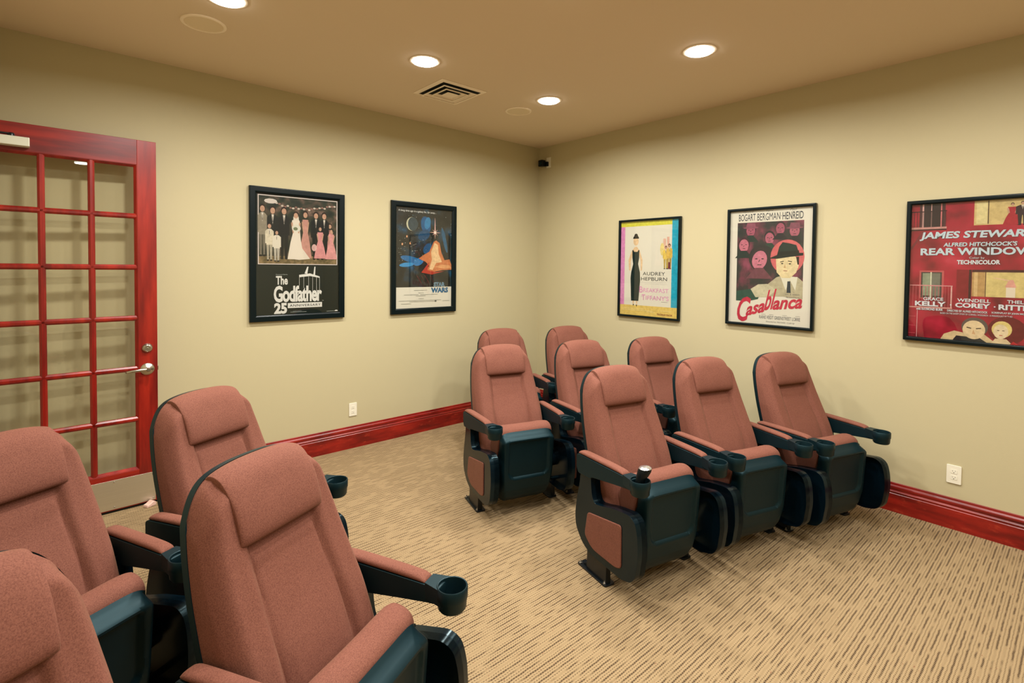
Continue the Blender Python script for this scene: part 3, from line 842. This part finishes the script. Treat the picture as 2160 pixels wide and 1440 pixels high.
CREAM = (240, 234, 212)
def draw_group(P, w_, h_):                      # group photograph over white lettering
    blk = (16, 30, 26)
    P.rect(.03, .03, w_ - .03, h_ - .03, blk)
    P.rect(.064, .456, .705, 1.007, (236, 220, 208))
    m = mottle('garden_backdrop', [(.35, (22, 34, 26)), (.5, (44, 52, 36)), (.62, (86, 72, 58)), (.75, (150, 120, 104))], 14)
    P.rect(.071, .462, .698, 1.000, m)
    g = mottle('lawn', [(.35, (96, 84, 50)), (.65, (150, 126, 86))], 30)
    P.poly([(.071, .462), (.698, .462), (.698, .515), (.45, .53), (.071, .52)], g)
    random.seed(3)
    for k in range(26):
        x = .14 + .54 * k / 25; P.ell(x, .965 - .05 * math.sin(PI * k / 25) + random.uniform(-.008, .008), .011, .008, (214, 196, 176) if k % 2 else (150, 110, 96), 8)
    P.ell(.16, .96, .05, .02, (226, 214, 200), 10)
    P.figure(.098, .52, .41, (150, 140, 118), dress=False, w_=.055)
    P.figure(.175, .50, .42, (18, 28, 28)); P.figure(.262, .50, .42, (20, 26, 26))
    P.figure(.640, .51, .30, (205, 140, 130), dress=True)
    P.figure(.520, .50, .40, (16, 24, 24)); P.figure(.590, .50, .40, (20, 26, 28))
    P.figure(.432, .51, .39, (206, 150, 132), dress=True, w_=.055)
    P.poly([(.30, .505), (.33, .60), (.335, .86), (.375, .87), (.40, .60), (.47, .505), (.38, .495)], (232, 220, 198))
    P.figure(.355, .50, .39, (238, 226, 204), dress=True, w_=.07)
    P.ell(.358, .755, .036, .030, (226, 222, 200), 14); P.ell(.352, .75, .018, .014, (120, 130, 96), 10)
    P.figure(.150, .485, .30, (226, 214, 184), w_=.05); P.figure(.205, .48, .25, (232, 222, 198), w_=.05)
    P.figure(.555, .51, .27, (222, 150, 146), dress=True, w_=.055); P.figure(.650, .505, .26, (226, 156, 150), dress=True, w_=.055)
    P.ell(.505, .60, .022, .030, (222, 180, 170), 10)
    wt = (238, 236, 224)
    P.text('The', .198, .292, .290, .363, wt, bold=.03)
    P.text('Godfather', .181, .149, .570, .284, wt, bold=.035, spacing=.92)
    P.text('TM', .572, .150, .584, .156, wt)
    P.rect(.290, .100, .571, .141, wt); P.text('ANNIVERSARY', .305, .110, .560, .130, (20, 30, 28), bold=.012, spacing=1.15)
    P.text('25', .184, .056, .284, .145, wt, bold=.05)
    # plain white bar with fine upright lines above the title
    P.poly([(.380, .372), (.470, .384), (.545, .360), (.552, .346), (.470, .362), (.382, .352)], wt)
    P.poly([(.425, .384), (.447, .440), (.457, .440), (.447, .380)], wt); P.poly([(.498, .374), (.506, .440), (.515, .440), (.512, .370)], wt)
    for x, y in ((.382, .284), (.418, .26), (.458, .245), (.492, .232), (.524, .232), (.550, .234)): P.line(x, .360, x, y, .0022, wt)
    P.text('Paramount Pictures', .198, .371, .288, .379, (190, 196, 186))
    P.line(.040, .045, .40, .047, .0022, (150, 170, 166)); P.line(.31, .066, .44, .066, .003, (170, 180, 172)); P.line(.33, .073, .40, .073, .002, (150, 165, 160))
    P.ell(.695, .058, .014, .011, wt, 14, a0=0, a1=PI); P.line(.61, .060, .68, .060, .003, (170, 180, 172))

def draw_space(P, w_, h_):
    P.rect(.03, .03, w_ - .03, h_ - .03, (14, 34, 42))
    P.rect(.050, .042, .697, 1.030, (196, 214, 214))
    m = mottle('night_sky_print', [(.30, (22, 26, 22)), (.52, (44, 44, 38)), (.64, (34, 66, 84)), (.78, (40, 110, 156))], 7)
    P.rect(.056, .253, .691, 1.023, m)
    P.rect(.056, .048, .691, .253, CREAM)
    P.text('A long time ago in a galaxy far, far away...', .079, .972, .498, .995, (240, 240, 232), bold=.008)
    P.ell(.228, .862, .064, .066, (58, 74, 80), 28)
    P.poly([(.228 + .064 * math.cos(a), .862 + .066 * math.sin(a)) for a in [PI / 2 + PI * k / 14 for k in range(15)]] + [(.228 + .046 * math.cos(a), .862 + .064 * math.sin(a)) for a in [3 * PI / 2 - PI * k / 14 for k in range(15)]], (206, 204, 170))
    # drifting blue clouds, plain and abstract
    for (x, y, rx, ry, c, r) in ((.38, .86, .055, .085, (24, 92, 140), .2), (.40, .88, .034, .06, (46, 130, 178), -.2), (.36, .76, .07, .05, (20, 74, 112), .5), (.60, .72, .02, .13, (40, 96, 128), .25), (.22, .52, .12, .03, (30, 110, 166), -.2),
                                 (.17, .47, .08, .02, (60, 150, 206), .1), (.30, .50, .06, .035, (44, 126, 186), .4), (.40, .63, .06, .04, (26, 84, 128), .9)):
        P.ell(x, y, rx, ry, c, 18, r)
    random.seed(11)
    for k in range(70):
        P.ell(random.uniform(.07, .68), random.uniform(.50, .96), *(2 * [random.choice((.0014, .002, .003))]), random.choice(((220, 232, 236), (120, 180, 200), (180, 190, 190))), 6)
    for k in range(16):
        x, y = random.uniform(.08, .32), random.uniform(.55, .70); P.line(x - .008, y, x + .008, y + random.uniform(-.003, .003), .002, (190, 190, 176))
    for x, y in ((.17, .74), (.12, .665), (.205, .675)): P.ell(x, y, .008, .012, (236, 150, 90), 10); P.ell(x, y, .004, .006, (255, 230, 190), 8)
    # starburst
    for k in range(8):
        a = k * PI / 4; P.line(.486, .792, .486 + (.062 if k % 2 == 0 else .04) * math.cos(a), .792 + (.062 if k % 2 == 0 else .04) * math.sin(a), .010, (250, 190, 170), .001)
    P.line(.486, .79, .484, .935, .013, (250, 200, 190), .002); P.ell(.486, .792, .014, .014, (255, 240, 220), 12)
    # glowing desert rocks in orange and cream
    P.poly([(.30, .53), (.36, .57), (.42, .60), (.47, .70), (.50, .715), (.54, .69), (.56, .60), (.60, .52), (.66, .53), (.69, .46), (.69, .425), (.58, .42), (.46, .40), (.35, .39), (.42, .46), (.38, .50)], (214, 130, 78))
    P.poly([(.44, .60), (.48, .69), (.52, .67), (.53, .58), (.57, .50), (.50, .49), (.46, .42), (.42, .43), (.45, .52)], (246, 206, 150))
    P.poly([(.33, .395), (.42, .50), (.40, .42), (.50, .40), (.60, .41), (.45, .375)], (190, 66, 46))
    P.poly([(.48, .45), (.56, .475), (.66, .47), (.685, .44), (.60, .435)], (236, 170, 110))
    for x0, x1 in ((.27, .33), (.32, .37), (.36, .42), (.42, .47)): P.poly([(x0, .375), (x0 + .02, .36), (x1, .30), (x1 + .01, .27), (x0 + .03, .33)], (92, 40, 40))
    bl = (30, 104, 146)
    P.text('STAR', .474, .256, .606, .298, (196, 222, 220), bold=.04); P.text('STAR', .476, .258, .604, .296, bl, bold=.008)
    P.text('WARS', .444, .194, .645, .246, bl, bold=.05)
    for (x0, x1, y) in ((.25, .40, .222), (.30, .36, .197), (.14, .30, .180), (.32, .52, .180), (.27, .38, .168), (.30, .36, .140), (.085, .56, .123), (.20, .50, .112), (.11, .22, .094), (.58, .66, .112)):
        P.line(x0, y, x1, y, .004, (176, 176, 160))
    P.ell(.497, .112, .012, .008, (90, 90, 84), 10)

def draw_dress(P, w_, h_):                     # plain stand-in: woman in a long black dress
    P.rect(.008, .008, w_ - .008, h_ - .008, CREAM)
    P.rect(.010, .888, w_ - .010, h_ - .010, (232, 226, 70)); P.rect(.010, .118, .067, .888, (238, 150, 200)); P.rect(.592, .118, w_ - .012, h_ - .010, (24, 176, 204))
    P.rect(.010, .010, w_ - .010, .118, (240, 206, 104))
    sk = (244, 208, 160); bk = (18, 40, 38)
    P.poly([(.150, .655), (.112, .56), (.120, .46), (.140, .455), (.140, .55), (.175, .64)], sk); P.poly([(.240, .655), (.276, .56), (.272, .46), (.254, .455), (.254, .55), (.222, .64)], sk)
    P.poly([(.160, .66), (.185, .69), (.21, .69), (.232, .66), (.236, .60), (.158, .60)], sk)
    P.ell(.197, .742, .030, .042, sk, 18); P.ell(.197, .768, .034, .034, (34, 30, 26), 16, a0=0, a1=PI); P.ell(.197, .80, .02, .018, (34, 30, 26), 12)
    P.poly([(.156, .655), (.166, .66), (.178, .64), (.216, .64), (.228, .66), (.238, .655), (.236, .58), (.226, .52), (.248, .44), (.252, .36), (.236, .16), (.150, .16), (.140, .38), (.146, .44), (.168, .52), (.158, .58)], bk)
    P.poly([(.165, .16), (.188, .16), (.182, .125), (.172, .125)], sk); P.poly([(.205, .16), (.226, .16), (.220, .12), (.210, .12)], sk)
    P.poly([(.170, .128), (.186, .128), (.178, .106)], bk); P.poly([(.206, .122), (.222, .122), (.216, .100)], bk)
    # small pair in yellow coats by pale towers
    P.rect(.500, .60, .530, .76, (240, 196, 170)); P.rect(.540, .60, .566, .775, (236, 186, 162)); P.ell(.49, .66, .022, .06, (246, 224, 140), 12); P.rect(.518, .62, .584, .70, (242, 204, 176))
    P.figure(.530, .475, .215, (238, 206, 92), w_=.05); P.figure(.566, .475, .235, (230, 190, 84), w_=.05); P.rect(.556, .475, .578, .54, (120, 40, 60))
    P.text('AUDREY', .281, .412, .525, .445, (40, 44, 46)); P.text('HEPBURN', .263, .362, .548, .395, (40, 44, 46))
    P.line(.25, .345, .55, .345, .0015, (200, 196, 190)); P.line(.30, .330, .56, .330, .0015, (210, 204, 196))
    pk = (238, 160, 200)
    P.text('REAKFAST', .290, .250, .565, .289, pk, bold=.008); P.text('B', .246, .244, .284, .304, pk, bold=.01); P.text('AT', .270, .200, .292, .222, pk)
    P.text('IFFANY\'S', .320, .176, .569, .219, pk, bold=.008); P.text('T', .274, .172, .314, .228, pk, bold=.012)
    P.line(.49, .163, .56, .163, .003, (150, 140, 140))
    P.text('TECHNICOLOR', .445, .036, .611, .053, (150, 70, 40), bold=.03)
    for (x0, x1, y) in ((.05, .30, .085), (.05, .40, .070), (.33, .42, .060), (.48, .60, .080)): P.line(x0, y, x1, y, .006, (246, 222, 140))

def head(P, x, y, r, skin, hair, dark, hat=None, tilt=0.0):
    P.ell(x, y + r * .2, r * .80, r * 1.0, hair, 18, tilt); P.ell(x, y, r * .66, r * .88, skin, 18, tilt)
    P.poly([(x - r * 1.2, y - r * 1.7), (x - r * .35, y - r * .7), (x + r * .35, y - r * .7), (x + r * 1.2, y - r * 1.7)], dark)
    for sx in (-1, 1): P.ell(x + sx * r * .28, y + r * .12, r * .13, r * .055, hair, 8)
    P.line(x - r * .18, y - r * .42, x + r * .2, y - r * .42, r * .07, hair); P.line(x + r * .03, y + r * .05, x - r * .06, y - r * .18, r * .06, hair)
    if hat:
        P.poly([(x - r * .75, y + r * .45), (x + r * .75, y + r * .45), (x + r * .62, y + r * 1.15), (x - r * .55, y + r * 1.2)], hat); P.ell(x, y + r * .45, r * 1.15, r * .16, hat, 16, tilt)

def draw_faces(P, w_, h_):                      # plain stand-in: a crowd of faces round a man in a hat
    P.rect(.010, .010, w_ - .010, h_ - .010, CREAM)
    nv = (30, 40, 60)
    P.text('BOGART', .090, .856, .226, .912, nv, bold=.004); P.text('BERGMAN', .240, .854, .417, .911, nv); P.text('HENREID', .434, .852, .585, .909, nv, bold=.008)
    P.ell(.425, .882, .003, .003, nv, 8)
    P.text('Humphrey', .125, .920, .212, .938, (130, 130, 120), shear=.4); P.text('Ingrid', .308, .920, .366, .938, (130, 130, 120), shear=.4); P.text('Paul', .488, .918, .540, .936, (130, 130, 120), shear=.4)
    m = mottle('rose_and_green_print', [(.30, (28, 52, 44)), (.48, (60, 56, 56)), (.60, (120, 62, 76)), (.75, (170, 84, 108))], 9, (1, .7, 1))
    P.poly([(.081, .200), (.18, .235), (.40, .26), (.593, .235), (.591, .840), (.081, .843)], m)
    pk, pd, dk = (206, 118, 134), (176, 92, 112), (44, 44, 48)
    head(P, .190, .775, .054, pd, (52, 40, 46), (40, 60, 54), (150, 84, 100)); head(P, .340, .708, .052, (190, 104, 122), (40, 44, 46), (36, 70, 56), None, .1)
    head(P, .420, .782, .050, pd, (60, 44, 50), dk); head(P, .525, .760, .054, (186, 104, 120), (60, 46, 50), dk, (140, 80, 96)); head(P, .137, .655, .060, pk, (70, 44, 52), (34, 54, 50))
    P.ell(.285, .55, .105, .11, (48, 50, 50), 20, .3); head(P, .265, .535, .088, (216, 130, 146), (58, 50, 52), (120, 70, 80), None, -.25)
    P.ell(.475, .56, .125, .135, (222, 110, 110), 24)
    P.poly([(.30, .245), (.33, .34), (.40, .40), (.46, .42), (.56, .40), (.593, .37), (.593, .235), (.45, .25)], (196, 186, 150))
    P.poly([(.43, .405), (.47, .30), (.50, .38), (.54, .30), (.555, .405)], (236, 232, 206)); P.poly([(.482, .37), (.503, .37), (.508, .28), (.478, .28)], (40, 54, 66))
    P.poly([(.392, .55), (.400, .44), (.44, .395), (.50, .395), (.545, .44), (.56, .55)], (240, 220, 166)); P.ell(.478, .50, .083, .085, (242, 222, 170), 22)
    P.poly([(.335, .548), (.40, .575), (.50, .590), (.591, .590), (.591, .570), (.50, .560), (.40, .545)], (24, 38, 36))
    P.poly([(.40, .575), (.415, .64), (.44, .675), (.49, .665), (.54, .65), (.562, .585)], (30, 52, 48)); P.poly([(.40, .575), (.406, .60), (.56, .61), (.562, .585)], (16, 28, 28))
    P.line(.425, .520, .452, .526, .006, (50, 40, 34)); P.line(.482, .528, .512, .522, .006, (50, 40, 34)); P.ell(.440, .508, .009, .005, (50, 44, 40), 8); P.ell(.497, .506, .009, .005, (50, 44, 40), 8)
    P.line(.450, .452, .480, .450, .005, (160, 90, 76)); P.poly([(.462, .505), (.450, .475), (.468, .472)], (210, 176, 124)); P.poly([(.540, .56), (.562, .56), (.562, .50), (.552, .50)], (40, 36, 32))
    P.poly([(.084, .200), (.084, .28), (.20, .30), (.28, .27), (.26, .22), (.18, .20)], (40, 84, 70))
    P.poly([(.20, .30), (.26, .34), (.33, .345), (.40, .30), (.34, .24), (.24, .235)], (214, 206, 170))
    P.text('A', .528, .282, .534, .290, (90, 90, 96)); P.text('HAL B. WALLIS', .470, .262, .572, .274, (90, 90, 96)); P.text('PRODUCTION', .475, .240, .570, .251, (90, 90, 96))
    # red script title, rising to the right
    rd = (208, 44, 74)
    P.text('C', .092, .030, .205, .235, rd, bold=.02, shear=.35)
    P.text('asa', .165, .075, .315, .150, rd, bold=.03, shear=.3, slant=.045)
    P.text('bl', .310, .130, .405, .290, rd, bold=.02, shear=.5, slant=.02)
    P.text('anca', .375, .140, .593, .215, rd, bold=.03, shear=.3, slant=.025)
    P.text('RAINS VEIDT GREENSTREET LORRE', .274, .066, .580, .092, (110, 112, 116))
    P.text('Directed by MICHAEL CURTIZ', .328, .038, .542, .050, (130, 130, 130), shear=.2)
    for x in (.29, .35, .45, .545): P.line(x, .102, x + .035, .102, .002, (170, 168, 160))

def draw_facade(P, w_, h_):                    # plain stand-in: red house front with windows and two heads
    m = mottle('red_facade_print', [(.30, (96, 8, 22)), (.48, (160, 18, 44)), (.62, (190, 30, 60)), (.78, (214, 70, 90))], 6)
    P.rect(.012, .012, w_ - .012, h_ - .012, m)
    yl, pk, wh, dk = (226, 204, 130), (232, 180, 170), (206, 226, 232), (44, 16, 24)
    P.rect(.335, .744, w_ - .02, .893, (222, 196, 130)); P.rect(.345, .752, .395, .884, (236, 220, 156)); P.rect(.398, .75, .402, .890, dk)
    P.figure(.505, .735, .135, (180, 30, 50), dress=True, w_=.045); P.figure(.548, .735, .14, (50, 30, 40), w_=.045)
    P.rect(.066, .73, .197, .900, (74, 34, 40)); P.rect(.088, .74, .172, .900, (44, 30, 34)); P.rect(.080, .74, .088, .90, pk); P.rect(.174, .74, .180, .90, (220, 120, 120)); P.rect(.125, .74, .129, .90, pk)
    for k in range(13): P.rect(.024 + .0145 * k, .735, .0265 + .0145 * k, .845, (50, 14, 24))
    P.rect(.022, .842, .205, .848, (40, 10, 20)); P.rect(.022, .730, .205, .744, (210, 150, 140)); P.rect(.022, .722, .205, .731, (60, 10, 22))
    P.line(.025, .60, .09, .72, .012, (130, 40, 50))
    P.rect(.075, .28, .200, .462, (200, 90, 90)); P.rect(.084, .285, .190, .452, (70, 60, 56)); P.rect(.092, .30, .130, .445, (150, 160, 130)); P.rect(.140, .30, .182, .445, (120, 120, 104)); P.rect(.131, .285, .139, .452, (214, 214, 180))
    P.rect(.262, .29, .318, .470, (140, 14, 34)); P.rect(.320, .29, .333, .470, (60, 14, 24))
    P.rect(.335, .305, w_ - .02, .455, yl); P.rect(.335, .305, .395, .455, (196, 156, 96)); P.rect(.345, .305, .362, .455, (226, 190, 130)); P.rect(.396, .305, .400, .460, (90, 40, 30)); P.rect(.335, .455, w_ - .02, .470, (70, 10, 24))
    P.rect(.49, .305, .53, .365, (240, 226, 200)); P.poly([(.485, .365), (.535, .365), (.52, .41), (.50, .41)], (236, 170, 150)); P.poly([(.43, .425), (.50, .41), (.51, .40), (.44, .418)], (240, 200, 160))
    P.rect(.022, .362, .245, .368, (226, 150, 150))
    for k in range(14): P.rect(.026 + .0165 * k, .225, .0285 + .0165 * k, .362, (190, 90, 96))
    P.rect(.236, .225, .243, .365, (230, 180, 170)); P.line(.022, .222, .245, .224, .008, (226, 160, 150))
    P.rect(.068, .02, .071, .215, (230, 170, 170))
    for y in (.16, .10, .05): P.line(.022, y, .062, y, .003, (220, 90, 100))
    c1 = (232, 236, 238)
    def T(st, x0, y0, x1, y1, c=wh, **k):
        P.text(st, x0 + .002, y0 - .002, x1 + .002, y1 - .002, (70, 14, 34), **k); P.text(st, x0, y0, x1, y1, c, **k)
    T('JAMES STEWART', .070, .655, .612, .712, bold=.035, slant=0, shear=.15)
    T("ALFRED HITCHCOCK'S", .192, .615, .531, .641, bold=.03, shear=.1)
    T('REAR WINDOW', .077, .561, .606, .607, bold=.035)
    T('Color by', .319, .534, .390, .550, c1); T('TECHNICOLOR', .261, .503, .461, .530, c1, bold=.04)
    T('GRACE', .099, .268, .201, .289, c1, bold=.02); T('KELLY', .056, .231, .214, .262, c1, bold=.04)
    T('WENDELL', .269, .268, .424, .289, c1, bold=.02); T('COREY', .260, .232, .423, .262, c1, bold=.04)
    T('THELMA', .497, .270, .612, .290, c1, bold=.02); T('RITTER', .460, .230, .624, .262, c1, bold=.04)
    P.ell(.238, .246, .004, .004, c1, 8); P.ell(.443, .246, .004, .004, c1, 8)
    T('with RAYMOND BURR', .063, .204, .200, .219, c1, bold=.03); T('DIRECTED BY ALFRED HITCHCOCK', .222, .203, .412, .216, c1, bold=.02); T('SCREENPLAY BY JOHN MICHAEL HAYES', .430, .203, .640, .216, c1, bold=.02)
    T('BASED ON THE SHORT STORY BY CORNELL WOOLRICH - A PARAMOUNT PICTURE', .188, .186, .522, .196, c1)
    # two plain heads at the foot
    sk = (240, 214, 166)
    P.ell(.500, .108, .085, .082, (110, 8, 24), 20)
    P.poly([(.19, .02), (.21, .06), (.26, .085), (.33, .07), (.40, .075), (.45, .03), (.45, .02)], (226, 200, 150)); P.poly([(.27, .055), (.38, .05), (.42, .02), (.25, .02)], (30, 34, 40))
    P.ell(.355, .115, .062, .060, (96, 84, 76), 22); P.ell(.352, .098, .053, .058, sk, 22); P.line(.318, .112, .340, .106, .006, (70, 50, 40)); P.line(.362, .106, .386, .110, .006, (70, 50, 40)); P.poly([(.35, .10), (.344, .072), (.36, .07)], (214, 170, 120))
    P.ell(.478, .112, .045, .050, (238, 214, 130), 20); P.ell(.474, .098, .033, .044, (246, 224, 180), 20); P.line(.458, .105, .468, .105, .004, (90, 60, 50)); P.line(.480, .105, .490, .105, .004, (90, 60, 50)); P.line(.468, .076, .482, .076, .004, (190, 60, 60))
    P.poly([(.43, .02), (.45, .055), (.50, .055), (.53, .02)], (240, 214, 166)); P.poly([(.51, .02), (.53, .045), (.56, .02)], (200, 20, 40))

poster((-3.148, 0, 1.177), 0, .765, 1.067, .050, .030, 'black framed poster with a group photograph above large white title lettering', draw_group)
poster((-1.932, 0, 1.175), 0, .736, 1.070, .052, .030, 'black framed poster with a dark starry scene above a cream text band', draw_space)
poster((0, -1.182, 1.156), -PI / 2, .685, .956, .020, .034, 'framed poster of a woman in a black dress with yellow, pink and blue edges', draw_dress)
poster((0, -2.303, 1.176), -PI / 2, .676, .960, .022, .034, 'framed cream poster with pink faces, a man in a hat and a red script title', draw_faces, round_=.006)
poster((0, -3.527, 1.178), -PI / 2, .690, .919, .026, .034, 'framed bright red poster of a house front, cut off by the right picture edge', draw_facade, round_=.006)
